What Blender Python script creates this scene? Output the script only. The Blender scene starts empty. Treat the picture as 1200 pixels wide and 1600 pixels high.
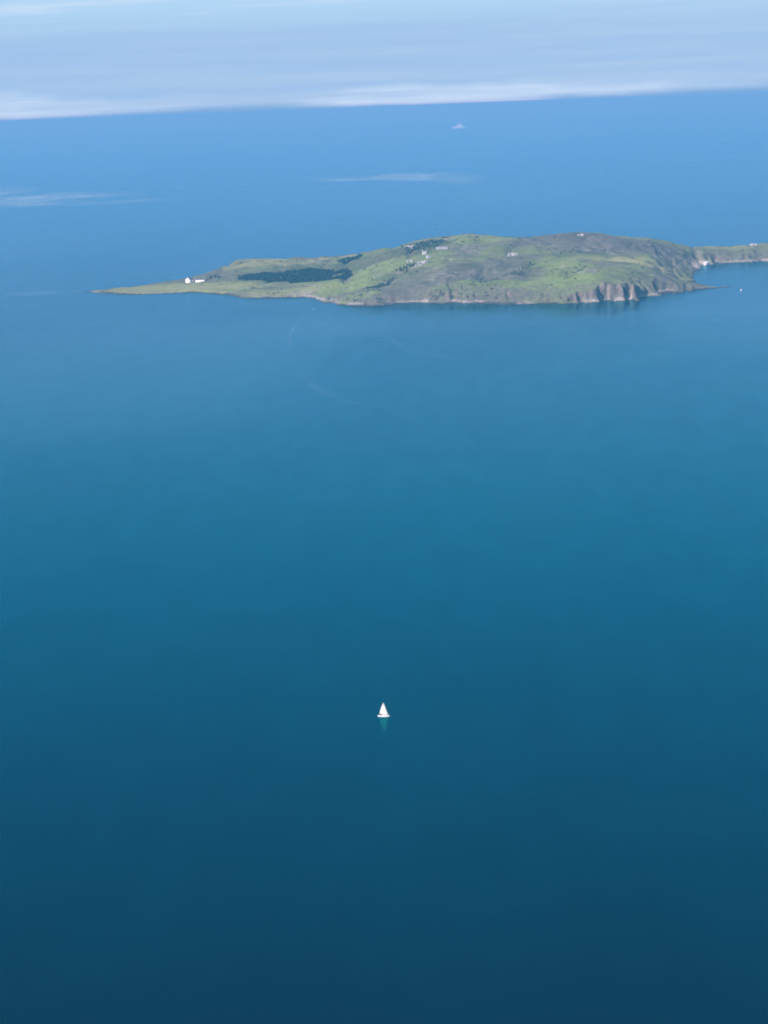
import bpy, bmesh, math, random
import numpy as np
from mathutils import Matrix, Vector

S = bpy.context.scene
COL = S.collection
R = math.radians

# ---------------------------------------------------------------- camera (height above the sea 420 m)
cd = bpy.data.cameras.new('camera')
cd.sensor_fit = 'VERTICAL'; cd.sensor_height = 24.0; cd.lens = 45.0
cd.clip_start = 1.0; cd.clip_end = 2.0e6
cam = bpy.data.objects.new('camera', cd); COL.objects.link(cam)
PITCH, ROLL = R(11.925), R(-2.15)
f = Vector((0, math.cos(PITCH), -math.sin(PITCH)))
u0 = Vector((0, math.sin(PITCH), math.cos(PITCH))); r0 = Vector((1, 0, 0))
r = math.cos(ROLL)*r0+math.sin(ROLL)*u0
u = -math.sin(ROLL)*r0+math.cos(ROLL)*u0
cam.matrix_world = Matrix(((r.x, u.x, -f.x, 0), (r.y, u.y, -f.y, 0), (r.z, u.z, -f.z, 420), (0, 0, 0, 1)))
S.camera = cam

# ---------------------------------------------------------------- sky, sun, exposure
SUN_EL, SUN_AZ = R(34), R(-138)          # azimuth measured clockwise from +Y: behind the camera, to its left
to_sun = Vector((math.sin(SUN_AZ)*math.cos(SUN_EL), math.cos(SUN_AZ)*math.cos(SUN_EL), math.sin(SUN_EL)))
W = bpy.data.worlds.new('World'); S.world = W; W.use_nodes = True
nt = W.node_tree; nt.nodes.clear()
def N(t, kind, **kw):
    n = t.nodes.new(kind)
    for k, v in kw.items():
        if k == 'ins':
            for a, b in v.items():
                if hasattr(b, 'is_linked'): t.links.new(b, n.inputs[a])
                else: n.inputs[a].default_value = b
        else: setattr(n, k, v)
    return n
def math_(t, op, a, b=None, c=None):
    ins = {0: a}
    if b is not None: ins[1] = b
    if c is not None: ins[2] = c
    return N(t, 'ShaderNodeMath', operation=op, ins=ins).outputs[0]
def ramp(t, fac, a, b, lo=0.0, hi=1.0):
    return N(t, 'ShaderNodeMapRange', interpolation_type='SMOOTHSTEP', ins={0: fac, 1: a, 2: b, 3: lo, 4: hi}).outputs[0]
def mix(t, fac, a, b):
    n = N(t, 'ShaderNodeMix', data_type='RGBA')
    for i, v in ((0, fac), (6, a), (7, b)):
        if hasattr(v, 'is_linked'): t.links.new(v, n.inputs[i])
        else: n.inputs[i].default_value = v
    return n.outputs[2]
sky = N(nt, 'ShaderNodeTexSky', sky_type='NISHITA', sun_disc=False, sun_elevation=SUN_EL, sun_rotation=SUN_AZ,
        altitude=400.0, air_density=1.0, dust_density=0.3, ozone_density=2.5)
tc = N(nt, 'ShaderNodeTexCoord').outputs['Generated']
sx = N(nt, 'ShaderNodeSeparateXYZ', ins={0: tc})
el = sx.outputs[2]
# long flat cloud bank on the horizon under a thin veil; both run all the way round
mp = N(nt, 'ShaderNodeMapping', ins={0: tc, 'Scale': (5.0, 5.0, 30.0)}).outputs[0]
nz = N(nt, 'ShaderNodeTexNoise', ins={'Vector': mp, 'Scale': 1.6, 'Detail': 4.0, 'Roughness': .5}).outputs[0]
mp2 = N(nt, 'ShaderNodeMapping', ins={0: tc, 'Scale': (7.0, 7.0, 150.0), 'Location': (3, 1, 0)}).outputs[0]
nz2 = N(nt, 'ShaderNodeTexNoise', ins={'Vector': mp2, 'Scale': 1.3, 'Detail': 5.0, 'Roughness': .55}).outputs[0]
veil_col = mix(nt, ramp(nt, el, .034, .056), (2.55, 3.9, 5.95, 1), (2.78, 4.45, 6.4, 1))
bank_col = (4.05, 5.25, 6.7, 1)
top_edge = math_(nt, 'ADD', math_(nt, 'MULTIPLY', math_(nt, 'SUBTRACT', nz, .5), .034), .0095)
bank = N(nt, 'ShaderNodeMath', operation='MULTIPLY', use_clamp=True, ins={
    0: ramp(nt, math_(nt, 'SUBTRACT', el, top_edge), -.005, .003, 1, 0), 1: ramp(nt, nz2, .34, .60, .15, 1.0)}).outputs[0]
veil = ramp(nt, el, .03, .16, 1.0, 0.0)
c1 = mix(nt, math_(nt, 'MULTIPLY', veil, ramp(nt, nz2, .25, .7, .93, 1.0)), sky.outputs[0], veil_col)
wisp = math_(nt, 'MULTIPLY', ramp(nt, el, .042, .054), ramp(nt, nz2, .46, .66, 0.0, .8))
c1 = mix(nt, wisp, c1, bank_col)
c2 = mix(nt, bank, c1, bank_col)
# the far haze rises a little above the sea line where the bank thins
lift = ramp(nt, math_(nt, 'SUBTRACT', el, ramp(nt, nz, .38, .66, .0030, -.0006)), -.0022, .0020, .9, 0.0)
c2 = mix(nt, lift, c2, (1.35, 2.85, 5.0, 1))
bg = N(nt, 'ShaderNodeBackground', ins={0: c2, 1: 0.078})
N(nt, 'ShaderNodeOutputWorld', ins={0: bg.outputs[0]})

sd = bpy.data.lights.new('sun', 'SUN'); sd.energy = 4.0; sd.angle = R(0.5); sd.color = (1.0, .97, .91)
sun = bpy.data.objects.new('sun', sd); COL.objects.link(sun)
sun.rotation_euler = (-to_sun).to_track_quat('-Z', 'Y').to_euler(); sun.location = (0, 0, 2000)

vs = S.view_settings
vs.view_transform = 'Standard'; vs.look = 'None'; vs.gamma = 1.0; vs.use_curve_mapping = False; vs.exposure = 0.85
S.render.engine = 'CYCLES'
S.cycles.filter_width = 1.9

# ---------------------------------------------------------------- helpers
def tag(o, label=None, cat=None, group=None, kind=None):
    if label: o['label'] = label
    if cat: o['category'] = cat
    if group: o['group'] = group
    if kind: o['kind'] = kind
    return o
def mesh_np(name, verts, faces, mat, smooth=False):
    me = bpy.data.meshes.new(name)
    me.from_pydata([tuple(v) for v in verts], [], [tuple(q) for q in faces]); me.update()
    if smooth: me.polygons.foreach_set('use_smooth', [True]*len(me.polygons))
    me.materials.append(mat)
    return me
def link(name, me, parent=None, loc=None):
    o = bpy.data.objects.new(name, me); COL.objects.link(o)
    if parent is not None: o.parent = parent
    if loc is not None: o.location = loc
    return o
def bulk(name, V, T, mat, smooth=False):
    """triangle mesh from big numpy arrays"""
    me = bpy.data.meshes.new(name); n = len(T)
    me.vertices.add(len(V)); me.vertices.foreach_set('co', np.asarray(V, np.float32).ravel())
    k = T.shape[1]
    me.loops.add(n*k); me.loops.foreach_set('vertex_index', T.astype(np.int32).ravel())
    me.polygons.add(n); me.polygons.foreach_set('loop_start', np.arange(n, dtype=np.int32)*k)
    try: me.polygons.foreach_set('loop_total', np.full(n, k, np.int32))
    except Exception: pass
    if smooth: me.polygons.foreach_set('use_smooth', np.ones(n, bool))
    me.update(calc_edges=True); me.validate(); me.materials.append(mat)
    return me
def empty(name, loc, rz=0.0):
    o = bpy.data.objects.new(name, None); COL.objects.link(o); o.location = loc; o.rotation_euler.z = rz
    return o
def plain(name, col, rough=.6, var=.12, scale=1.5, bump=0.0, spec=.5):
    m = bpy.data.materials.new(name); m.use_nodes = True; t = m.node_tree; b = t.nodes['Principled BSDF']
    g = N(t, 'ShaderNodeTexCoord').outputs['Object']
    nz = N(t, 'ShaderNodeTexNoise', ins={'Vector': g, 'Scale': scale, 'Detail': 4.0}).outputs[0]
    lo = tuple(c*(1-var) for c in col)+(1,); hi = tuple(min(c*(1+var), 1) for c in col)+(1,)
    t.links.new(mix(t, nz, lo, hi), b.inputs['Base Color'])
    b.inputs['Roughness'].default_value = rough; b.inputs['Specular IOR Level'].default_value = spec
    if bump:
        bn = N(t, 'ShaderNodeBump', ins={'Strength': bump, 'Distance': .3, 'Height': nz}).outputs[0]
        t.links.new(bn, b.inputs['Normal'])
    return m

# ---------------------------------------------------------------- island relief (metres)
SHORE = [(-719,4738,1),(-664,4684,1.2),(-611,4632,2),(-516,4611,3),(-441,4617,4),(-374,4553,5),(-305,4430,6),
 (-230,4392,6),(-157,4388,7),(-110,4242,9),(-39,4136,8),(17,4139,8),(72,4163,8),(208,4102,6),(286,4056,6),
 (380,4045,7),(445,4023,20),(475,4050,28),(503,4050,32),(554,4033,25),(574,4082,22),(655,4163,14),(703,4203,8),
 (758,4252,2),(725,4332,9),(738,4460,8),(762,4624,9),(800,4736,14),(836,4832,15),(880,4868,13),(927,4866,14),
 (996,4881,14),(1092,4876,13),(1190,4882,12),(1330,4890,12),
 (1330,5160,14),(1100,5170,16),(930,5150,16),(820,5160,22),(700,5270,25),(520,5360,25),(300,5400,25),(60,5400,22),
 (-150,5400,18),(-300,5370,16),(-390,5290,14),(-430,5160,12),(-470,5050,7),(-560,4900,4),(-640,4800,2)]
RELIEF = [(-385,5150,27),(-284,5200,27),(-181,5200,26),(-76,5150,31),(-8,5020,53),(58,4940,73),(122,4880,86),(186,4850,97),
 (285,4900,88),(350,4900,82),(431,4900,84),(509,4870,87),(584,4820,82),(672,4880,65),(726,4920,55),(762,4940,47),(804,4950,38),(709,4700,46),(748,4750,33),
 (839,4960,30),(868,4980,26),(944,5040,24),(993,5040,27),(1045,5040,28),(1200,5040,26),
 (-216,4780,21),(-212,4680,13),(-408,4800,10),(-280,4500,9),(-97,4350,16),(-105,4780,19),(20,4350,33),(23,4700,49),
 (-38,4200,18),(80,4450,44),(158,4150,25),(163,4300,47),(173,4550,70),(292,4140,26),(304,4280,43),(325,4560,64),
 (385,4130,29),(399,4230,44),(425,4500,65),(444,4700,80),(489,4070,36),(505,4180,44),(526,4350,58),(544,4500,57),
 (563,4650,71),(563,4110,26),(631,4380,44),(620,4550,53),(646,4200,17),(682,4330,30),(690,4560,38),(738,4600,16),(920,4930,17),
 (985,4930,18),(-480,4720,6),(-600,4700,3)]

def hash2(ix, iy, s):
    h = (ix.astype(np.int64)*374761393 + iy.astype(np.int64)*668265263 + s*1442695041) & 0xffffffff
    h = ((h ^ (h >> 13)) * 1274126177) & 0xffffffff
    h = (h ^ (h >> 16)) & 0xffffffff
    return h / 4294967295.0
def vnoise(x, y, s=0):
    ix = np.floor(x); iy = np.floor(y); fx = x-ix; fy = y-iy
    fx = fx*fx*fx*(fx*(fx*6-15)+10); fy = fy*fy*fy*(fy*(fy*6-15)+10)
    a = hash2(ix, iy, s); b = hash2(ix+1, iy, s); c = hash2(ix, iy+1, s); d = hash2(ix+1, iy+1, s)
    return (a*(1-fx)+b*fx)*(1-fy)+(c*(1-fx)+d*fx)*fy
def fbm(x, y, wl, octv=4, s=0):
    v = 0; a = 0.5; t = 0
    for k in range(octv):
        v = v + a*vnoise(x/wl+17.3*k, y/wl-9.1*k, s+k); t += a; a *= 0.5; wl *= 0.5
    return v/t*2-1
def sstep(a, b, x):
    t = np.clip((x-a)/(b-a), 0, 1); return t*t*(3-2*t)

_cp = np.array([p for p in SHORE] + [p for p in RELIEF], float)
_P = _cp[:, :2]/1000.0
def _tps(r2): return 0.5*r2*np.log(r2+1e-12)
_n = len(_P)
_r2 = ((_P[:, None]-_P[None])**2).sum(-1)
_A = np.zeros((_n+3, _n+3)); _A[:_n, :_n] = _tps(_r2)+np.eye(_n)*2e-4
_A[:_n, _n] = 1; _A[:_n, _n+1:] = _P; _A[_n, :_n] = 1; _A[_n+1:, :_n] = _P.T
_w = np.linalg.solve(_A, np.r_[_cp[:, 2], 0, 0, 0])
_S = np.array(SHORE)[:, :2]
def shore_distance(x, y):
    best = np.full(x.shape, 1e9); inside = np.zeros(x.shape, bool)
    m = len(_S)
    for i in range(m):
        ax, ay = _S[i]; bx, by = _S[(i+1) % m]
        dx, dy = bx-ax, by-ay
        t = np.clip(((x-ax)*dx+(y-ay)*dy)/(dx*dx+dy*dy), 0, 1)
        best = np.minimum(best, (x-ax-t*dx)**2+(y-ay-t*dy)**2)
        cr = (ay > y) != (by > y)
        inside ^= cr & (x < (bx-ax)*(y-ay)/((by-ay) if by != ay else 1e-9)+ax)
    return np.where(inside, 1, -1)*np.sqrt(best)
def relief(x, y):
    """height, distance inland, cliff share"""
    b = _w[_n]+_w[_n+1]*x/1000+_w[_n+2]*y/1000
    for i in range(_n):
        b = b+_w[i]*_tps((x/1000-_P[i, 0])**2+(y/1000-_P[i, 1])**2)
    b = np.maximum(b, 0.8)
    amp = sstep(2, 14, b)
    wx = x+(fbm(x, y, 70, 3, 5)*14+fbm(x, y, 22, 2, 8)*7)*(.25+.75*amp)
    wy = y+(fbm(x, y, 80, 3, 9)*20+fbm(x, y*.35, 18, 2, 12)*13)*(.25+.75*amp)
    d = shore_distance(wx, wy)
    rib = np.maximum(sstep(140, 60, np.hypot((x-505)*.95, y-4050)), .7*sstep(110, 50, np.hypot((x-660)*.8, y-4170)))
    d = d-rib*26*sstep(.45, .8, vnoise(x/11+.4*np.sin(y/17), y/120, 44))-14*(1-rib)*amp*sstep(.6, .85, vnoise(x/24, y/90, 45))
    hump = fbm(x, y, 190, 4, 21); vale = 1-np.abs(fbm(x*1.0, y*.6, 150, 3, 27))*2.2
    top = b + amp*sstep(0, 60, d)*(hump*9 - 7*np.clip(vale, 0, 1)**3 + fbm(x, y, 34, 3, 25)*3.2)+amp*1.5
    shelf = 1.0+1.8*np.clip(fbm(x, y, 40, 2, 31)+.35, 0, 1)
    w0 = 6+13*np.clip(fbm(x, y, 90, 2, 35)+.3, 0, 1)
    rise = sstep(0, 1, (d-w0)/(8+b*(1.9-1.55*sstep(150,70,np.hypot(x-500,y-4060)))))**.8
    low = shelf*sstep(-1, 4, d)
    h = low+np.maximum(top-low, .2)*rise*sstep(0, 8, d)
    crag = sstep(.02, .3, rise)*sstep(1, .55, rise)*amp
    h = h+crag*(fbm(x, y, 13, 3, 47)*3.2+fbm(x, y*.4, 6, 2, 49)*1.5)
    h = np.where(d < 0, np.maximum(-6, d*.35), h)
    return h, d, rise

# ---------------------------------------------------------------- sea
def sea_material():
    m = bpy.data.materials.new('sea_water'); m.use_nodes = True; t = m.node_tree; b = t.nodes['Principled BSDF']
    g = N(t, 'ShaderNodeNewGeometry').outputs['Position']
    # wind: broad patches of rougher and calmer water, drawn out across the view
    wv = N(t, 'ShaderNodeMapping', ins={0: g, 'Scale': (.0011, .0006, 0), 'Rotation': (0, 0, .25)}).outputs[0]
    wind = N(t, 'ShaderNodeTexNoise', ins={'Vector': wv, 'Scale': 1.0, 'Detail': 5.0, 'Roughness': .55, 'Distortion': .6}).outputs[0]
    # far streaks
    fv = N(t, 'ShaderNodeMapping', ins={0: g, 'Scale': (.00022, .00035, 0), 'Rotation': (0, 0, -.2)}).outputs[0]
    far = N(t, 'ShaderNodeTexNoise', ins={'Vector': fv, 'Scale': 1.0, 'Detail': 4.0, 'Roughness': .5, 'Distortion': 1.2}).outputs[0]
    # waves
    v1 = N(t, 'ShaderNodeMapping', ins={0: g, 'Scale': (.10, .16, 0), 'Rotation': (0, 0, .5)}).outputs[0]
    n1 = N(t, 'ShaderNodeTexNoise', ins={'Vector': v1, 'Scale': 1.0, 'Detail': 3.0, 'Roughness': .55}).outputs[0]
    v2 = N(t, 'ShaderNodeMapping', ins={0: g, 'Scale': (.45, .75, 0), 'Rotation': (0, 0, -.3)}).outputs[0]
    n2 = N(t, 'ShaderNodeTexNoise', ins={'Vector': v2, 'Scale': 1.0, 'Detail': 3.0, 'Roughness': .6}).outputs[0]
    h = math_(t, 'ADD', math_(t, 'MULTIPLY', n1, 1.0), math_(t, 'MULTIPLY', n2, .26))
    amp = math_(t, 'MULTIPLY', ramp(t, wind, .35, .68, .3, 1.0), ramp(t, far, .36, .6, .5, 1.0))
    v3 = N(t, 'ShaderNodeMapping', ins={0: g, 'Scale': (.009, .004, 0), 'Rotation': (0, 0, .12)}).outputs[0]
    gust = N(t, 'ShaderNodeTexNoise', ins={'Vector': v3, 'Scale': 1.0, 'Detail': 5.0, 'Roughness': .6}).outputs[0]
    amp = math_(t, 'MULTIPLY', amp, ramp(t, gust, .3, .7, .5, 1.1))
    rough = math_(t, 'MULTIPLY', ramp(t, wind, .35, .68, .17, .23), ramp(t, gust, .3, .7, .75, 1.25))
    bn = N(t, 'ShaderNodeBump', ins={'Strength': amp, 'Distance': .5, 'Height': h}).outputs[0]
    body = mix(t, ramp(t, wind, .3, .7), (.0001, .001, .013, 1), (.0001, .004, .014, 1))
    t.nodes.remove(b)
    def sheen_patch(cx, cy, rx, ry):                       # paler reflection of smoother water, painted into body colour with a frayed rim
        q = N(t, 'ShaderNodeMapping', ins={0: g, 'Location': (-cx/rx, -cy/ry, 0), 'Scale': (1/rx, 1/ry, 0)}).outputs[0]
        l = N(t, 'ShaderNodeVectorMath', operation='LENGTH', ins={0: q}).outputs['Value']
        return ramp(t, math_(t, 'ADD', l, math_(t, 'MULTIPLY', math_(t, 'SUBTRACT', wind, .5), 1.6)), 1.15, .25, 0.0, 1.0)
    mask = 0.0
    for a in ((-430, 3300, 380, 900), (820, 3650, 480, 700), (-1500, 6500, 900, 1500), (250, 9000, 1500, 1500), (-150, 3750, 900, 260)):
        mask = math_(t, 'MAXIMUM', mask, sheen_patch(*a))
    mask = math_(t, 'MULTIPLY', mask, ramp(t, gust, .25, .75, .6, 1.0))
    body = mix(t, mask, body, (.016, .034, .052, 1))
    df = N(t, 'ShaderNodeBsdfDiffuse', ins={'Color': body})
    fr = N(t, 'ShaderNodeFresnel', ins={'IOR': 1.333, 'Normal': bn})
    tint = mix(t, ramp(t, fr.outputs[0], .16, .6), (.03, .84, 1, 1), (.31, .64, .84, 1))
    gl = N(t, 'ShaderNodeBsdfGlossy', ins={'Color': tint, 'Roughness': rough, 'Normal': bn})
    v4 = N(t, 'ShaderNodeMapping', ins={0: g, 'Scale': (.03, .011, 0), 'Rotation': (0, 0, .12)}).outputs[0]
    cat_paw = N(t, 'ShaderNodeTexNoise', ins={'Vector': v4, 'Scale': 1.0, 'Detail': 8.0, 'Roughness': .72}).outputs[0]
    lane = math_(t, 'MULTIPLY', ramp(t, cat_paw, .3, .7, 1.0, 1.15), ramp(t, gust, .3, .7, .965, 1.035))
    mx = N(t, 'ShaderNodeMixShader', ins={0: math_(t, 'MULTIPLY', fr.outputs[0], lane), 1: df.outputs[0], 2: gl.outputs[0]})
    t.links.new(mx.outputs[0], t.nodes['Material Output'].inputs['Surface'])
    return m
rings = [0]+[60*1.22**k for k in range(45)]
rings = [q for q in rings if q < 4.0e5]+[4.0e5]
NS = 96
V = [(0, 0, 0)]; Fc = []
for i, rr in enumerate(rings[1:]):
    for k in range(NS):
        a = 2*math.pi*k/NS; V.append((rr*math.sin(a), rr*math.cos(a), 0))
for k in range(NS): Fc.append((0, 1+(k+1) % NS, 1+k))
for i in range(len(rings)-2):
    o0 = 1+i*NS; o1 = o0+NS
    for k in range(NS): Fc.append((o0+k, o0+(k+1) % NS, o1+(k+1) % NS, o1+k))
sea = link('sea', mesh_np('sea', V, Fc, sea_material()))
tag(sea, 'deep blue open sea reaching to the horizon', kind='structure')

# ---------------------------------------------------------------- island ground
GX = np.arange(-790, 1335, 2.5)
GY = np.r_[np.arange(3960, 4300, 2.5), np.arange(4300, 4900, 3.5), np.arange(4900, 5470, 5.0)]
X, Y = np.meshgrid(GX, GY)
Hh, D, RISE = relief(X.ravel(), Y.ravel())
Hh = Hh.reshape(X.shape); D = D.reshape(X.shape); RISE = RISE.reshape(X.shape)
gy, gx = np.gradient(Hh, GY, GX)
SLOPE = np.hypot(gx, gy)
def height(x, y):
    i = min(max(int(np.searchsorted(GX, x)), 1), len(GX)-1); j = min(max(int(np.searchsorted(GY, y)), 1), len(GY)-1)
    fx = (x-GX[i-1])/(GX[i]-GX[i-1]); fy = (y-GY[j-1])/(GY[j]-GY[j-1])
    return float((Hh[j-1, i-1]*(1-fx)+Hh[j-1, i]*fx)*(1-fy)+(Hh[j, i-1]*(1-fx)+Hh[j, i]*fx)*fy)

GRASS = np.array((.136, .172, .064)); PALE = np.array((.225, .246, .100)); BRIGHT = np.array((.168, .228, .066))
HEATH = np.array((.108, .106, .086)); DARK = np.array((.058, .070, .036)); ROCK = np.array((.098, .084, .070))
LIGHTROCK = np.array((.28, .262, .235)); WET_SHADE = np.array((.045, .043, .042))
def blend(c, col, m): return c*(1-m[..., None])+col*m[..., None]
n_big = fbm(X, Y, 260, 4, 51); n_mid = fbm(X, Y, 75, 4, 57); n_small = fbm(X, Y, 18, 3, 61)
C0 = np.broadcast_to(GRASS, X.shape+(3,)).copy()
C0 = blend(C0, HEATH, sstep(-.05, .35, n_big+.5*n_mid)*.75)
def blob(x, y, rx, ry, edge=.5):
    q = np.hypot((X-x)/rx, (Y-y)/ry)+n_mid*.35+n_small*.18
    return sstep(1+edge*.5, 1-edge*.5, q)
#          x     y     rx   ry  colour  strength
PAINT = [(300, 4330, 190, 190, HEATH, .75), (130, 4330, 120, 140, HEATH, .6), (600, 4740, 260, 130, HEATH, .95),
 (60, 4240, 110, 50, HEATH, .6), (700, 4300, 90, 120, HEATH, .6), (640, 4200, 80, 60, HEATH, .5),
 (245, 4790, 120, 95, BRIGHT, .7), (-250, 5120, 200, 110, PALE, .75), (-20, 4600, 90, 75, BRIGHT, .85),
 (-70, 4400, 90, 110, BRIGHT, .7), (-40, 4220, 50, 35, BRIGHT, .8), (20, 4520, 60, 45, BRIGHT, .5),
 (420, 4290, 75, 150, BRIGHT, .8), (400, 4160, 90, 50, BRIGHT, .6), (220, 4190, 120, 45, BRIGHT, .75),
 (590, 4440, 115, 50, PALE, 1), (640, 4480, 75, 45, PALE, .9), (-200, 4450, 110, 60, PALE, .7),
 (-330, 4640, 110, 90, GRASS, .9), (-530, 4700, 190, 110, PALE, .8), (-400, 4620, 160, 80, PALE, .6), (-150, 5190, 150, 45, PALE, .9), (-290, 4722, 70, 14, PALE, 1), (950, 5030, 150, 70, PALE, .35), (930, 4930, 170, 40, HEATH, .4),
 (300, 4360, 60, 35, DARK, .6), (330, 4290, 45, 30, DARK, .7), (190, 4400, 40, 40, DARK, .5), (60, 4440, 70, 40, DARK, .5),
 (110, 4760, 75, 120, DARK, .8), (-155, 4790, 190, 150, DARK, .6), (510, 4560, 40, 40, DARK, .45), (-170, 4420, 30, 25, LIGHTROCK, .5)]
for (x, y, rx, ry, c, s) in PAINT: C0 = blend(C0, c, blob(x, y, rx, ry)*s)
C0 *= (1+.16*n_small+.16*n_mid)[..., None]
C0 = blend(C0, DARK, sstep(.12, .45, fbm(X, Y*.7, 42, 4, 83)+.35*n_big)*.3*sstep(8, 24, Hh))
# tracks of bare pale ground and small stony scars
C0 = blend(C0, LIGHTROCK*.8, sstep(.48, .62, n_small+.35*n_mid)*.55*sstep(15, 40, Hh))
C0 = blend(C0, HEATH*.9, sstep(.22, .5, SLOPE)*.6)
rocky = sstep(.7, 1.15, SLOPE+.45*n_small+.25*n_mid)*(1-.7*sstep(260, 140, np.hypot(X-740, Y-4560)))
C0 = blend(C0, ROCK*np.clip(1+1.1*fbm(X, Y, 11, 3, 64)+.5*n_mid, .25, 2.4)[..., None], rocky)
shelf = (1-sstep(.02, .28, RISE))*sstep(.4, 1.0, Hh)*sstep(-.15, .25, fbm(X, Y*.5, 45, 3, 71)+.05)
C0 = blend(C0, LIGHTROCK*(1+.4*n_small)[..., None], shelf*.9)
C0 = blend(C0, LIGHTROCK*1.35, sstep(.12, .4, SLOPE)*sstep(34, 18, D)*sstep(60, 35, np.hypot((X-818)/1.2, (Y-4800)/1.5)))
C0 = blend(C0, WET_SHADE, sstep(2.1, 1.1, Hh+.9*n_small))  # dark waterline: wet rock plus the shadow line below pale rocks, painted in
idx = np.full(X.shape, -1, int)
q = Hh > -3
keep = q[:-1, :-1] | q[1:, :-1] | q[:-1, 1:] | q[1:, 1:]
used = np.zeros(X.shape, bool)
used[:-1, :-1] |= keep; used[1:, :-1] |= keep; used[:-1, 1:] |= keep; used[1:, 1:] |= keep
idx[used] = np.arange(used.sum())
VV = np.stack([X[used], Y[used], Hh[used]], -1)
FF = np.stack([idx[:-1, :-1][keep], idx[:-1, 1:][keep], idx[1:, 1:][keep], idx[1:, :-1][keep]], -1)
gm = bpy.data.materials.new('island_ground'); gm.use_nodes = True; t = gm.node_tree; b = t.nodes['Principled BSDF']
at = N(t, 'ShaderNodeAttribute', attribute_name='ground_colour').outputs['Color']
g = N(t, 'ShaderNodeNewGeometry').outputs['Position']
fn = N(t, 'ShaderNodeTexNoise', ins={'Vector': g, 'Scale': .16, 'Detail': 5.0, 'Roughness': .65}).outputs[0]
hsv = N(t, 'ShaderNodeHueSaturation', ins={'Color': at, 'Value': ramp(t, fn, .3, .7, .72, 1.3)}).outputs[0]
t.links.new(hsv, b.inputs['Base Color']); b.inputs['Roughness'].default_value = .95
b.inputs['Specular IOR Level'].default_value = .15
bn = N(t, 'ShaderNodeBump', ins={'Strength': .8, 'Distance': 1.6, 'Height': fn}).outputs[0]
t.links.new(bn, b.inputs['Normal'])
me = bulk('island', VV, FF, gm)
ca = me.color_attributes.new('ground_colour', 'FLOAT_COLOR', 'POINT')
ca.data.foreach_set('color', np.c_[np.clip(C0[used], 0, 1), np.ones(len(VV))].astype(np.float32).ravel())
island = link('island', me)
tag(island, 'green and heath covered rocky island with pale cliffs', kind='structure')

# ---------------------------------------------------------------- haze in the air
hz = bpy.data.materials.new('haze'); hz.use_nodes = True; t = hz.node_tree; t.nodes.clear()
pv = N(t, 'ShaderNodeVolumePrincipled', ins={'Color': (.09, .52, .89, 1), 'Absorption Color': (.45, 0, 0, 1), 'Density': 7.5e-5, 'Anisotropy': 0.0})
N(t, 'ShaderNodeOutputMaterial', ins={'Volume': pv.outputs[0]})
B = 4.1e5
hv = [(sx_*B, sy_*B, z) for z in (-8.0, 426.0) for (sx_, sy_) in ((-1, -1), (1, -1), (1, 1), (-1, 1))]
hf = [(3, 2, 1, 0), (4, 5, 6, 7), (0, 1, 5, 4), (1, 2, 6, 5), (2, 3, 7, 6), (3, 0, 4, 7)]
haze = link('haze', mesh_np('haze', hv, hf, hz)); tag(haze, 'pale blue haze over the sea', kind='stuff')

# ---------------------------------------------------------------- woods, scrub, trees
rng = np.random.default_rng(11); random.seed(11)
def ico(sub):
    bm = bmesh.new(); bmesh.ops.create_icosphere(bm, subdivisions=sub, radius=1)
    v = np.array([p.co[:] for p in bm.verts]); fcs = np.array([[p.index for p in q.verts] for q in bm.faces]); bm.free()
    return v, fcs
IV, IF = ico(2)                                     # 42 vertices, 80 triangles
TV = np.array([(math.cos(a)*rr, math.sin(a)*rr, z) for z, rr in ((0, .22), (1, .10)) for a in (0, 1.257, 2.513, 3.77, 5.027)])
TF = np.array([(k, (k+1) % 5, 5+(k+1) % 5) for k in range(5)]+[(k, 5+(k+1) % 5, 5+k) for k in range(5)])
def crown_lobes(cr, hgt, lobes):
    vs_, fs_, o = [], [], 0
    for k in range(lobes):
        a = rng.uniform(0, 6.28); rad = cr*rng.uniform(.5, .8) if lobes > 1 else cr
        off = np.array([math.cos(a)*cr*.5, math.sin(a)*cr*.5, hgt*rng.uniform(.5, .82)]) if k else np.array([0, 0, hgt*.66])
        s = 1+rng.uniform(-.34, .34, (len(IV), 1))
        vs_.append(IV*s*np.array([rad, rad, rad*rng.uniform(.75, 1.15)])+off); fs_.append(IF+o); o += len(IV)
    return np.concatenate(vs_), np.concatenate(fs_)
def leaf_mat(name, c):
    m = bpy.data.materials.new(name); m.use_nodes = True; t = m.node_tree; b = t.nodes['Principled BSDF']
    g = N(t, 'ShaderNodeNewGeometry').outputs['Position']
    a = N(t, 'ShaderNodeTexNoise', ins={'Vector': g, 'Scale': .05, 'Detail': 6.0, 'Roughness': .7}).outputs[0]
    t.links.new(mix(t, ramp(t, a, .3, .7), tuple(k*.6 for k in c)+(1,), tuple(k*1.5 for k in c)+(1,)), b.inputs['Base Color'])
    b.inputs['Roughness'].default_value = .85; b.inputs['Specular IOR Level'].default_value = .2
    return m
leaf_dark = leaf_mat('leaf_dark', (.010, .016, .015)); leaf_scrub = leaf_mat('leaf_scrub', (.035, .043, .024))
bark = plain('bark', (.09, .07, .05), .9)
def inside(poly, x, y):
    c = False
    for i in range(len(poly)):
        ax, ay = poly[i]; bx, by = poly[i-1]
        if (ay > y) != (by > y) and x < (bx-ax)*(y-ay)/(by-ay)+ax: c = not c
    return c
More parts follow.
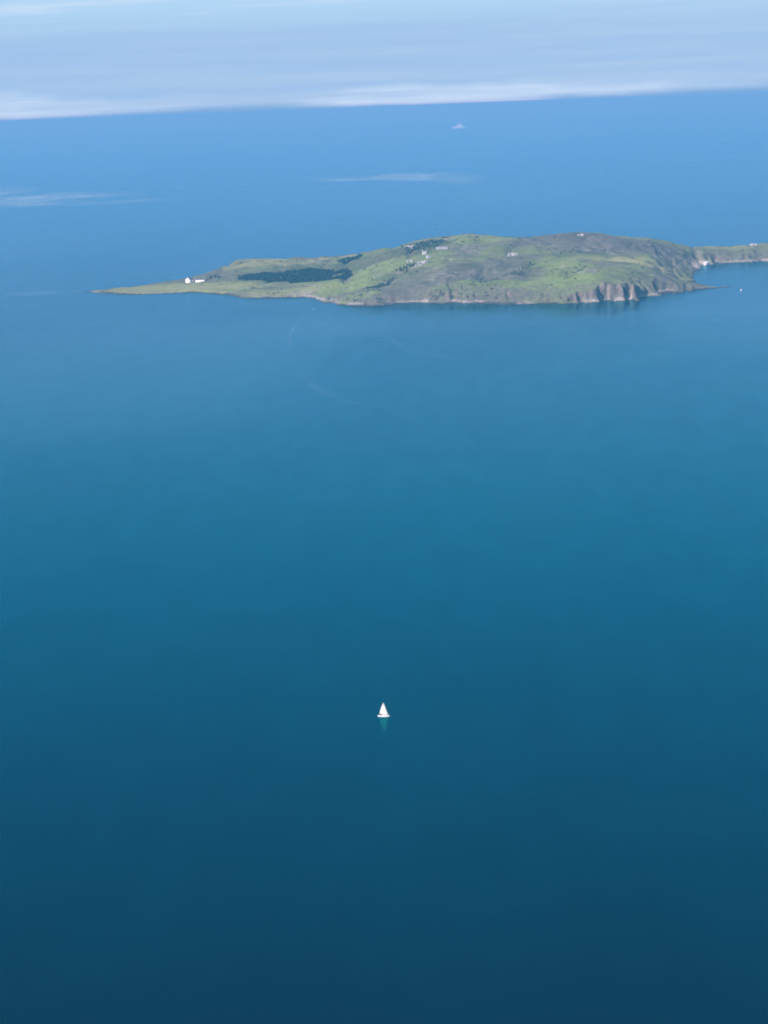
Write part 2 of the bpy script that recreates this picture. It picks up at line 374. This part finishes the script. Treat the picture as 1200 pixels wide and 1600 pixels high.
def thicket(name, poly, spacing, hmin, hmax, mat, label, cat, lobes, ragged=.3):
    xs = [p[0] for p in poly]; ys = [p[1] for p in poly]
    vs_, fs_, o = [], [], 0
    x = min(xs)
    while x < max(xs):
        y = min(ys)
        while y < max(ys):
            px, py = x+rng.uniform(-.5, .5)*spacing, y+rng.uniform(-.5, .5)*spacing
            if inside(poly, px, py) and vnoise(np.array(px/45.), np.array(py/60.), 77) > ragged*.6:
                hgt = rng.uniform(hmin, hmax)
                v, q = crown_lobes(hgt*rng.uniform(.42, .58), hgt, lobes)
                base = np.array([px, py, height(px, py)-.3])
                vs_.append(v+base); fs_.append(q+o); o += len(v)
                vs_.append(TV*np.array([hgt*.12, hgt*.12, hgt*.6])+base); fs_.append(TF+o); o += len(TV)
            y += spacing
        x += spacing
    ob = link(name, bulk(name, np.concatenate(vs_), np.concatenate(fs_), mat))
    tag(ob, label, cat, kind='stuff')
    return ob
WOOD = [(x_, y_-38) for x_, y_ in [(-352,4850),(-338,4925),(-290,4915),(-258,4850),(-222,4880),(-160,4885),(-85,4850),(-66,4760),(-50,4615),(-88,4570),(-133,4600),(-213,4668),(-279,4755),(-330,4800)]]
thicket('wood', WOOD, 5.5, 3.5, 6.5, leaf_dark, 'dark wood in a long oval patch on the low green end of the island', 'wood', 2, .42)
thicket('scrub', [(-95,4960),(-70,5010),(-30,4950),(-40,4880),(-80,4880)], 6.0, 2.5, 5, leaf_dark, 'dark scrub just above the far right end of the oval wood', 'scrub', 1, .5)
thicket('scrub', [(-35,4278),(-5,4318),(22,4420),(52,4500),(90,4530),(100,4505),(66,4450),(40,4390),(18,4300)], 6.0, 1.5, 4.5, leaf_scrub, 'dark diagonal strip of scrub running up the hill right of the wood', 'scrub', 1, .55)
thicket('scrub', [(60,4800),(66,4910),(110,4870),(165,4800),(180,4750),(140,4700),(95,4650),(84,4700)], 8.5, 1.8, 4.2, leaf_dark, 'dark thicket around the pale houses on the hill shoulder', 'scrub', 1, .75)
thicket('scrub', [(285,4280),(330,4330),(370,4390),(350,4300),(320,4270)], 7.5, 1.5, 3.2, leaf_scrub, 'small dark scrub patch in the heath at the middle of the island', 'scrub', 1, .7)
# gorse and bracken clumps strewn over the heath, far too many to count
vs_, fs_, o = [], [], 0
dens = fbm(X, Y*.7, 42, 4, 83)+.35*n_big+.25*n_mid
for _ in range(60000):
    i_ = rng.integers(len(GX)); j_ = rng.integers(len(GY))
    if D[j_, i_] < 22 or Hh[j_, i_] < 6 or dens[j_, i_] < .08+.5*rng.random() or o > 900*42: continue
    s_ = rng.uniform(.7, 2.3)
    v = IV*(1+rng.uniform(-.3, .3, (len(IV), 1)))*np.array([s_*rng.uniform(.8, 1.6), s_*rng.uniform(.8, 1.6), s_*.75])
    vs_.append(v+np.array([X[j_, i_], Y[j_, i_], Hh[j_, i_]+s_*.2])); fs_.append(IF+o); o += len(IV)
tag(link('gorse', bulk('gorse', np.concatenate(vs_), np.concatenate(fs_), leaf_scrub)), 'dark gorse clumps scattered over the heath of the island', 'gorse', kind='stuff')
tree_spots = [(-414,4868,8.5,'dark round tree nearest the white cottages on the low end of the island'),
 (-404,4874,7.5,'dark tree in the middle of the three beside the white cottages'),
 (-394,4866,6.5,'smallest dark tree of three right of the white cottages, farthest from them')]
for (x, y, hgt, lab) in tree_spots:
    tr = empty('tree', (x, y, height(x, y)-.2)); tag(tr, lab, 'tree', 'trees beside the white cottages')
    v, q = crown_lobes(hgt*.5, hgt, 4); link('crown', bulk('crown', v, q, leaf_dark), tr)
    link('trunk', bulk('trunk', TV*np.array([hgt*.16, hgt*.16, hgt*.6]), TF, bark), tr)

# ---------------------------------------------------------------- houses
white_wall = plain('white_render', (.84, .83, .80), .8, .05, .8)
slate = plain('slate', (.075, .08, .09), .7, .25, .6)
hill_wall = plain('weathered_render', (.44, .47, .49), .85, .1, .6)
pale_roof = plain('pale_roof', (.26, .28, .30), .6, .15, .5)
glass = plain('window_glass', (.03, .04, .05), .15, .2)
door_paint = plain('door_paint', (.10, .07, .05), .5, .2)
def box(bm, x0, x1, y0, y1, z0, z1):
    vs_ = [bm.verts.new(p) for p in ((x0,y0,z0),(x1,y0,z0),(x1,y1,z0),(x0,y1,z0),(x0,y0,z1),(x1,y0,z1),(x1,y1,z1),(x0,y1,z1))]
    for q in ((3,2,1,0),(4,5,6,7),(0,1,5,4),(1,2,6,5),(2,3,7,6),(3,0,4,7)): bm.faces.new([vs_[k] for k in q])
def bm_obj(name, fn, mat, parent, smooth=False):
    bm = bmesh.new(); fn(bm); bmesh.ops.recalc_face_normals(bm, faces=bm.faces)
    me = bpy.data.meshes.new(name); bm.to_mesh(me); bm.free(); me.materials.append(mat)
    if smooth: me.polygons.foreach_set('use_smooth', [True]*len(me.polygons))
    return link(name, me, parent)
def prism(bm, prof, x0, x1):
    a = [bm.verts.new((x0, y, z)) for y, z in prof]; b_ = [bm.verts.new((x1, y, z)) for y, z in prof]
    n = len(prof); bm.faces.new(a[::-1]); bm.faces.new(b_)
    for k in range(n): bm.faces.new((a[k], a[(k+1) % n], b_[(k+1) % n], b_[k]))
def house(x, y, L, Wd, eave, ridge, rz, label, roof_mat=slate, windows=3, chimneys=2, name='house', cat='house', group=None, wm=None):
    wm = wm or white_wall
    zs = [height(x+math.cos(rz)*a*L/2-math.sin(rz)*c*Wd/2, y+math.sin(rz)*a*L/2+math.cos(rz)*c*Wd/2) for a in (-1, 1) for c in (-1, 1)]
    h_ = empty(name, (x, y, (min(zs)+sum(zs)/4)/2), rz); tag(h_, label, cat, group)
    deep = min(zs)-h_.location.z-1.5
    w = Wd/2
    bm_obj('wall', lambda bm: prism(bm, [(-w, deep), (w, deep), (w, eave), (0, ridge), (-w, eave)], -L/2, L/2), wm, h_)
    def roof(bm):
        o = .45; k = (ridge-eave)/w; tk = .3
        for s in (-1, 1):
            prism(bm, [(s*(w+o), eave-o*k+.03), (0, ridge+.03), (0, ridge+tk), (s*(w+o), eave-o*k+tk)], -L/2-.3, L/2+.3)
    rf = bm_obj('roof', roof, roof_mat, h_)
    for k in range(chimneys):
        cx = (-L/2+.7) if k == 0 else (L/2-.7)
        bm_obj('chimney', lambda bm: (box(bm, cx-.45, cx+.45, -.4, .4, ridge-.4, ridge+1.3), box(bm, cx-.25, cx+.25, -.22, .22, ridge+1.3, ridge+1.7)), white_wall, rf)
    step = L/(windows+1)
    for k in range(windows):
        wx = -L/2+step*(k+1)
        if k == windows//2:
            d_ = bm_obj('door', lambda bm: box(bm, wx-.5, wx+.5, -w-.07, -w+.1, 0, 2.1), door_paint, h_)
            bm_obj('handle', lambda bm: box(bm, wx+.3, wx+.38, -w-.12, -w-.07, .95, 1.1), slate, d_)
        else:
            wn = bm_obj('window', lambda bm: box(bm, wx-.55, wx+.55, -w-.05, -w+.1, .9, 2.2), glass, h_)
            bm_obj('sill', lambda bm: box(bm, wx-.65, wx+.65, -w-.18, -w-.05, .78, .9), white_wall, wn)
    return h_
house(-466, 4842, 18, 12.5, 8.0, 13.0, R(62), 'tall white gabled cottage at the left of the pair on the low end')
house(-439, 4838, 23, 9, 6.0, 9.0, R(-8), 'long low white cottage between the tall gabled one and the dark trees', windows=5)
house(164, 4682, 26, 9, 4.2, 6.5, R(10), 'long pale farm building on the hill shoulder, highest of the hill buildings', pale_roof, windows=7, chimneys=0, wm=hill_wall, name='farm_building', cat='building')
house(120, 4626, 10, 7, 4.6, 6.8, R(-12), 'white house just below the left end of the long pale farm building', pale_roof, windows=3, wm=hill_wall)
house(128, 4566, 9, 7, 4.2, 6.2, R(24), 'white house downhill of the others, lowest of the hill buildings', pale_roof, windows=3, chimneys=1, wm=hill_wall)

# ---------------------------------------------------------------- bare rock outcrops and skerries
rock_mat = plain('outcrop_rock', (.28, .29, .29), .9, .35, .12, .6, .2)
dark_rock = plain('tide_rock', (.08, .075, .075), .8, .4, .2, .6, .3)
def outcrop(name, x, y, lx, ly, lz, rz, mat, label, cat, z=None, parts=4, group=None):
    vs_, fs_, o = [], [], 0
    J, JF = ico(3)
    for k in range(parts):
        a = (k/(max(parts-1, 1))-.5)*lx*1.0+rng.uniform(-.15, .15)*lx
        n = np.array([fbm(J[:, 0]*1.7+k*9, J[:, 1]*1.7+J[:, 2]*2.1, 1.0, 3, 90+k)]).T
        s = 1+.45*n
        v = J*s*np.array([lx*rng.uniform(.28, .45), ly*rng.uniform(.3, .5), lz*rng.uniform(.6, 1.0)])
        v[:, 2] = np.where(v[:, 2] > lz*.8, lz*.8+(v[:, 2]-lz*.8)*.4, v[:, 2])
        vs_.append(v+np.array([a, rng.uniform(-.3, .3)*ly, 0])); fs_.append(JF+o); o += len(J)
    ob = link(name, bulk(name, np.concatenate(vs_), np.concatenate(fs_), mat))
    ob.location = (x, y, height(x, y) if z is None else z); ob.rotation_euler.z = rz
    tag(ob, label, cat, group); return ob
G = 'bare rock outcrops on the hill'
outcrop('rock_outcrop', 88, 4802, 16, 16, 9, .1, rock_mat, 'pale rock outcrop up on the skyline left of the long farm building', 'rock', group=G)
outcrop('rock_outcrop', 112, 4524, 16, 16, 7, .15, rock_mat, 'flat grey rock outcrop just downhill of the lowest white hill house', 'rock', group=G)
outcrop('rock_outcrop', 84, 4566, 9, 10, 6, .4, rock_mat, 'small pale rock outcrop left of the lowest white hill house', 'rock', parts=3, group=G)
outcrop('rock_outcrop', 102, 4486, 9, 9, 5, -.2, rock_mat, 'small rock outcrop at the foot of the row below the hill houses', 'rock', parts=3, group=G)
outcrop('rock_outcrop', 326, 4556, 15, 18, 8, .0, rock_mat, 'lone pale rock outcrop high in the middle of the island', 'rock', group=G)
outcrop('rock_outcrop', 362, 4850, 12, 12, 6, .3, rock_mat, 'pale rock outcrop on the skyline where green pasture meets grey heath', 'rock', parts=3, group=G)
outcrop('rock_outcrop', 985, 5020, 12, 12, 6, 0, rock_mat, 'pale rock outcrop on the crest of the far right peninsula', 'rock', group=G)
outcrop('rock_outcrop', 512, 4790, 11, 14, 5, .2, rock_mat, 'pale rock outcrop near the top of the grey heath ridge', 'rock', parts=3, group=G)
outcrop('skerry', 766, 4258, 26, 10, 1.8, .05, dark_rock, 'dark low skerry running out from the right hand point', 'rock', z=0, parts=5)
outcrop('skerry', -735, 4744, 26, 8, .9, -.4, dark_rock, 'thin dark reef off the left tip of the island', 'rock', z=0, parts=5)
outcrop('cliff_buttress', 832, 4838, 13, 12, 10, .9, plain('white_rock', (.50, .54, .56), .9, .2, .15, .6, .2), 'bright white rock face at the head of the cove', 'rock', z=2, parts=4)

# ---------------------------------------------------------------- slicks and wakes on the water
def slick_material(name, top, scale):
    m = bpy.data.materials.new(name); m.use_nodes = True; t = m.node_tree; b = t.nodes['Principled BSDF']
    g = N(t, 'ShaderNodeNewGeometry').outputs['Position']
    mp = N(t, 'ShaderNodeMapping', ins={0: g, 'Scale': (scale, scale*.45, 0)}).outputs[0]
    a = N(t, 'ShaderNodeTexNoise', ins={'Vector': mp, 'Scale': 1.0, 'Detail': 5.0, 'Roughness': .6}).outputs[0]
    at = N(t, 'ShaderNodeAttribute', attribute_name='fade').outputs['Fac']
    al = math_(t, 'MULTIPLY', math_(t, 'MULTIPLY', ramp(t, a, .32, .68), at), top)
    t.links.new(al, b.inputs['Alpha'])
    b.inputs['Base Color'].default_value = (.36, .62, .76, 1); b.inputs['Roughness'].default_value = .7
    return m
def strip(name, pts, width, mat, label, z=.25):
    P = np.array(pts, float); seg = np.r_[0, np.cumsum(np.hypot(*np.diff(P, axis=0).T))]
    n = 60; s = np.linspace(0, seg[-1], n)
    px = np.interp(s, seg, P[:, 0]); py = np.interp(s, seg, P[:, 1])
    for _ in range(3):
        px[1:-1] = (px[:-2]+2*px[1:-1]+px[2:])/4; py[1:-1] = (py[:-2]+2*py[1:-1]+py[2:])/4
    dx = np.gradient(px); dy = np.gradient(py); l = np.hypot(dx, dy); nx, ny = -dy/l, dx/l
    V, Fq, A = [], [], []
    cross = (-1, -.75, -.5, -.25, 0, .25, .5, .75, 1)
    for k in range(n):
        tt = k/(n-1); ends = min(1, 5*tt, 5*(1-tt)); wd = width*(.55+.45*math.sin(math.pi*tt))*(1+.3*math.sin(9*tt+2))
        for c in cross:
            V.append((px[k]+nx[k]*c*wd/2, py[k]+ny[k]*c*wd/2, z)); A.append(ends*(1-c*c)**1.6)
    m_ = len(cross)
    for k in range(n-1):
        for j in range(m_-1): Fq.append((k*m_+j, (k+1)*m_+j, (k+1)*m_+j+1, k*m_+j+1))
    me = mesh_np(name, V, Fq, mat)
    at = me.attributes.new('fade', 'FLOAT', 'POINT'); at.data.foreach_set('value', np.array(A, np.float32))
    return tag(link(name, me), label, kind='stuff')
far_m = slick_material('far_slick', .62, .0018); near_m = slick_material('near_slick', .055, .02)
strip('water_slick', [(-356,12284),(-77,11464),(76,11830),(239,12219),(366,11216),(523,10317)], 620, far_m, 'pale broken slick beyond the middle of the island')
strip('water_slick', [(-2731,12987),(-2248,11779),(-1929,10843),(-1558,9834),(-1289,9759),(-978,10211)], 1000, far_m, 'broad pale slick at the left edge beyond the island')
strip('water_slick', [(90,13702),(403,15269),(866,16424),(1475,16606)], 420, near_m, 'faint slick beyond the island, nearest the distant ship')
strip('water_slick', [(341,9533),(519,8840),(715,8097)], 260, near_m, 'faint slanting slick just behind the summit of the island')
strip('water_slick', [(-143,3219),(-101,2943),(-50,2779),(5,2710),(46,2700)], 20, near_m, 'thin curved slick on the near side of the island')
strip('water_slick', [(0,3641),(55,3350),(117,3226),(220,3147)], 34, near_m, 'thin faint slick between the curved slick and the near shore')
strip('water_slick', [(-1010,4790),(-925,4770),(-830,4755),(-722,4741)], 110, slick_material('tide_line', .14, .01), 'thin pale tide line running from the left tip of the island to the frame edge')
strip('boat_wake', [(-168,3327),(-155,3432),(-165,3590),(-165,3783),(-136,4105)], 7, slick_material('wake', .16, .06), 'short crooked wake trailing from the tiny open boat')


# ---------------------------------------------------------------- boats
gel = plain('white_gelcoat', (.58, .58, .57), .3, .03, .5)
sailcloth = plain('sailcloth', (.60, .57, .51), .75, .03, .4)
alu = plain('mast_alloy', (.55, .56, .58), .35, .08)
navy = plain('navy_stripe', (.02, .03, .08), .35, .1)
teak = plain('teak_deck', (.30, .20, .11), .7, .2, 3)
def hull_mesh(bm, L, beam, free, draft=.35, n=15, sheer=.25, stern=.62):
    ring = []
    for i in range(n):
        tt = i/(n-1); x = -L/2+L*tt
        wb = beam/2*(stern+(1-stern)*math.sin(min(tt/.55, 1)*math.pi/2) if tt < .55 else math.cos((tt-.55)/.45*math.pi/2)**.7)
        wb = max(wb, .03); zt = free*(1+sheer*(tt-.35)**2*2.2); ov = .06*L*max(0, tt-.85)/.15
        ring.append([bm.verts.new(p) for p in ((x+ov, -wb, zt), (x+ov*.5, -wb*.93, zt*.45), (x, -wb*.7, -.02), (x, 0, -draft*(1-.7*abs(tt-.45))),
                                           (x, wb*.7, -.02), (x+ov*.5, wb*.93, zt*.45), (x+ov, wb, zt))])
    for a, b_ in zip(ring, ring[1:]):
        for k in range(6): bm.faces.new((a[k], b_[k], b_[k+1], a[k+1]))
        bm.faces.new((a[6], b_[6], b_[0], a[0]))
    bm.faces.new(ring[0]); bm.faces.new(ring[-1][::-1])
def tube(bm, a, b_, ra, rb, n=8):
    a, b_ = Vector(a), Vector(b_); q = (b_-a).to_track_quat('Z', 'Y')
    A_ = [bm.verts.new(a+q @ Vector((math.cos(k*2*math.pi/n)*ra, math.sin(k*2*math.pi/n)*ra, 0))) for k in range(n)]
    B_ = [bm.verts.new(b_+q @ Vector((math.cos(k*2*math.pi/n)*rb, math.sin(k*2*math.pi/n)*rb, 0))) for k in range(n)]
    for k in range(n): bm.faces.new((A_[k], A_[(k+1) % n], B_[(k+1) % n], B_[k]))
    bm.faces.new(A_[::-1]); bm.faces.new(B_)
def sail(bm, tack, head, clew, belly, n=12, roach=.0):
    T_, H_, C_ = Vector(tack), Vector(head), Vector(clew)
    nrm = (H_-T_).cross(C_-T_).normalized(); rows = []
    for side in (.012, -.012):
        rw = []
        for i in range(n+1):
            vv = i/n; a = T_.lerp(H_, vv); c = C_.lerp(H_, vv)+(C_-T_).normalized()*roach*math.sin(math.pi*vv)
            rw.append([bm.verts.new(a.lerp(c, j/8)+nrm*(belly*math.sin(math.pi*(j/8)**.8)*(1-vv*.75)*min(1, .35+vv*2)+side)) for j in range(9)])
        rows.append(rw)
    for rw in rows:
        for i in range(n):
            for j in range(8): bm.faces.new((rw[i][j], rw[i+1][j], rw[i+1][j+1], rw[i][j+1]))
    f_, g_ = rows
    for i in range(n):
        bm.faces.new((f_[i][0], f_[i+1][0], g_[i+1][0], g_[i][0])); bm.faces.new((f_[i][8], f_[i+1][8], g_[i+1][8], g_[i][8]))
    for j in range(8): bm.faces.new((f_[0][j], f_[0][j+1], g_[0][j+1], g_[0][j]))
# yacht under sail, bow to +x in its own frame
yt = empty('sailing_yacht', (-5.6, 1292, 0), R(-14)); yt.rotation_euler.x = R(4); yt.scale = (.9, .9, .9)
tag(yt, 'white sailing yacht under mainsail and jib alone on the near water', 'sailboat')
hl = bm_obj('hull', lambda bm: hull_mesh(bm, 9.2, 3.0, 1.05), gel, yt, True)
bm_obj('cabin', lambda bm: prism(bm, [(-.95, .95), (.95, .95), (.75, 1.5), (-.75, 1.5)], -1.2, 1.9), gel, yt)
bm_obj('cockpit', lambda bm: box(bm, -3.9, -1.3, -.75, .75, 1.0, 1.12), teak, yt)
for s in (-1, 1):
    bm_obj('porthole', lambda bm: box(bm, -.8, 1.4, s*.875-.04, s*.875+.04, 1.12, 1.32), glass, yt)
bm_obj('boot_stripe', lambda bm: hull_mesh(bm, 9.0, 2.75, .28), navy, hl)
bm_obj('mast', lambda bm: tube(bm, (.7, 0, 1.0), (.55, 0, 12.2), .09, .05), alu, yt)
bm_obj('boom', lambda bm: tube(bm, (.62, 0, 2.1), (-3.1, -.75, 2.15), .07, .05), alu, yt)
bm_obj('mainsail', lambda bm: sail(bm, (.55, 0, 2.25), (.45, 0, 12.0), (-3.05, -.72, 2.3), .45, roach=.45), sailcloth, yt, True)
bm_obj('jib', lambda bm: sail(bm, (3.9, 0, 1.35), (.75, 0, 11.0), (-.9, -1.0, 1.6), .45), sailcloth, yt, True)
bm_obj('forestay', lambda bm: tube(bm, (4.62, 0, 1.15), (.57, 0, 11.4), .015, .015, 5), alu, yt)
bm_obj('backstay', lambda bm: tube(bm, (-4.5, 0, 1.1), (.55, 0, 12.1), .015, .015, 5), alu, yt)
bm_obj('rudder', lambda bm: box(bm, -4.75, -4.45, -.05, .05, -1.0, .7), navy, yt)
bm_obj('tiller', lambda bm: tube(bm, (-4.5, 0, .95), (-3.3, .1, 1.35), .03, .03, 6), teak, yt)

def motor_boat(x, y, rz, L, label, cabin=True):
    b_ = empty('motor_boat', (x, y, 0), rz); tag(b_, label, 'boat')
    bm_obj('hull', lambda bm: hull_mesh(bm, L, L*.36, L*.16, .3, stern=.85), gel, b_, True)
    if cabin:
        bm_obj('cabin', lambda bm: prism(bm, [(-L*.13, L*.14), (L*.13, L*.14), (L*.11, L*.36), (-L*.11, L*.36)], -L*.12, L*.2), gel, b_)
        bm_obj('windscreen', lambda bm: box(bm, L*.2, L*.215, -L*.1, L*.1, L*.22, L*.33), glass, b_)
        bm_obj('mast', lambda bm: tube(bm, (-L*.05, 0, L*.36), (-L*.05, 0, L*.62), .06, .03), alu, b_)
    else:
        bm_obj('thwart', lambda bm: box(bm, -L*.06, L*.06, -L*.15, L*.15, L*.15, L*.19), teak, b_)
    bm_obj('outboard', lambda bm: box(bm, -L*.56, -L*.50, -.2, .2, -.2, L*.22), navy, b_)
    return b_
motor_boat(792, 4167, R(70), 9.5, 'small white cabin boat off the cove at the right of the island')
motor_boat(-134.5, 4114, R(120), 4.5, 'tiny white open boat close in under the near shore, left of centre', cabin=False)

# distant ship
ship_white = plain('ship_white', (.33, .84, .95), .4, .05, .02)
sh = empty('ship', (1549, 33742, 0), R(172)); tag(sh, 'faint white ship far out below the horizon', 'ship')
bm_obj('hull', lambda bm: hull_mesh(bm, 225, 34, 24, 4, stern=.9), ship_white, sh, True)
bm_obj('superstructure', lambda bm: (box(bm, -70, 62, -14, 14, 22, 44), box(bm, -42, 48, -13, 13, 44, 62)), ship_white, sh)
bm_obj('bridge', lambda bm: box(bm, 10, 40, -17, 17, 62, 76), ship_white, sh)
bm_obj('funnel', lambda bm: prism(bm, [(-7, 62), (7, 62), (6, 88), (-6, 88)], -30, -8), ship_white, sh)
bm_obj('mast', lambda bm: tube(bm, (16, 0, 76), (14, 0, 116), 3.0, 1.2), ship_white, sh)
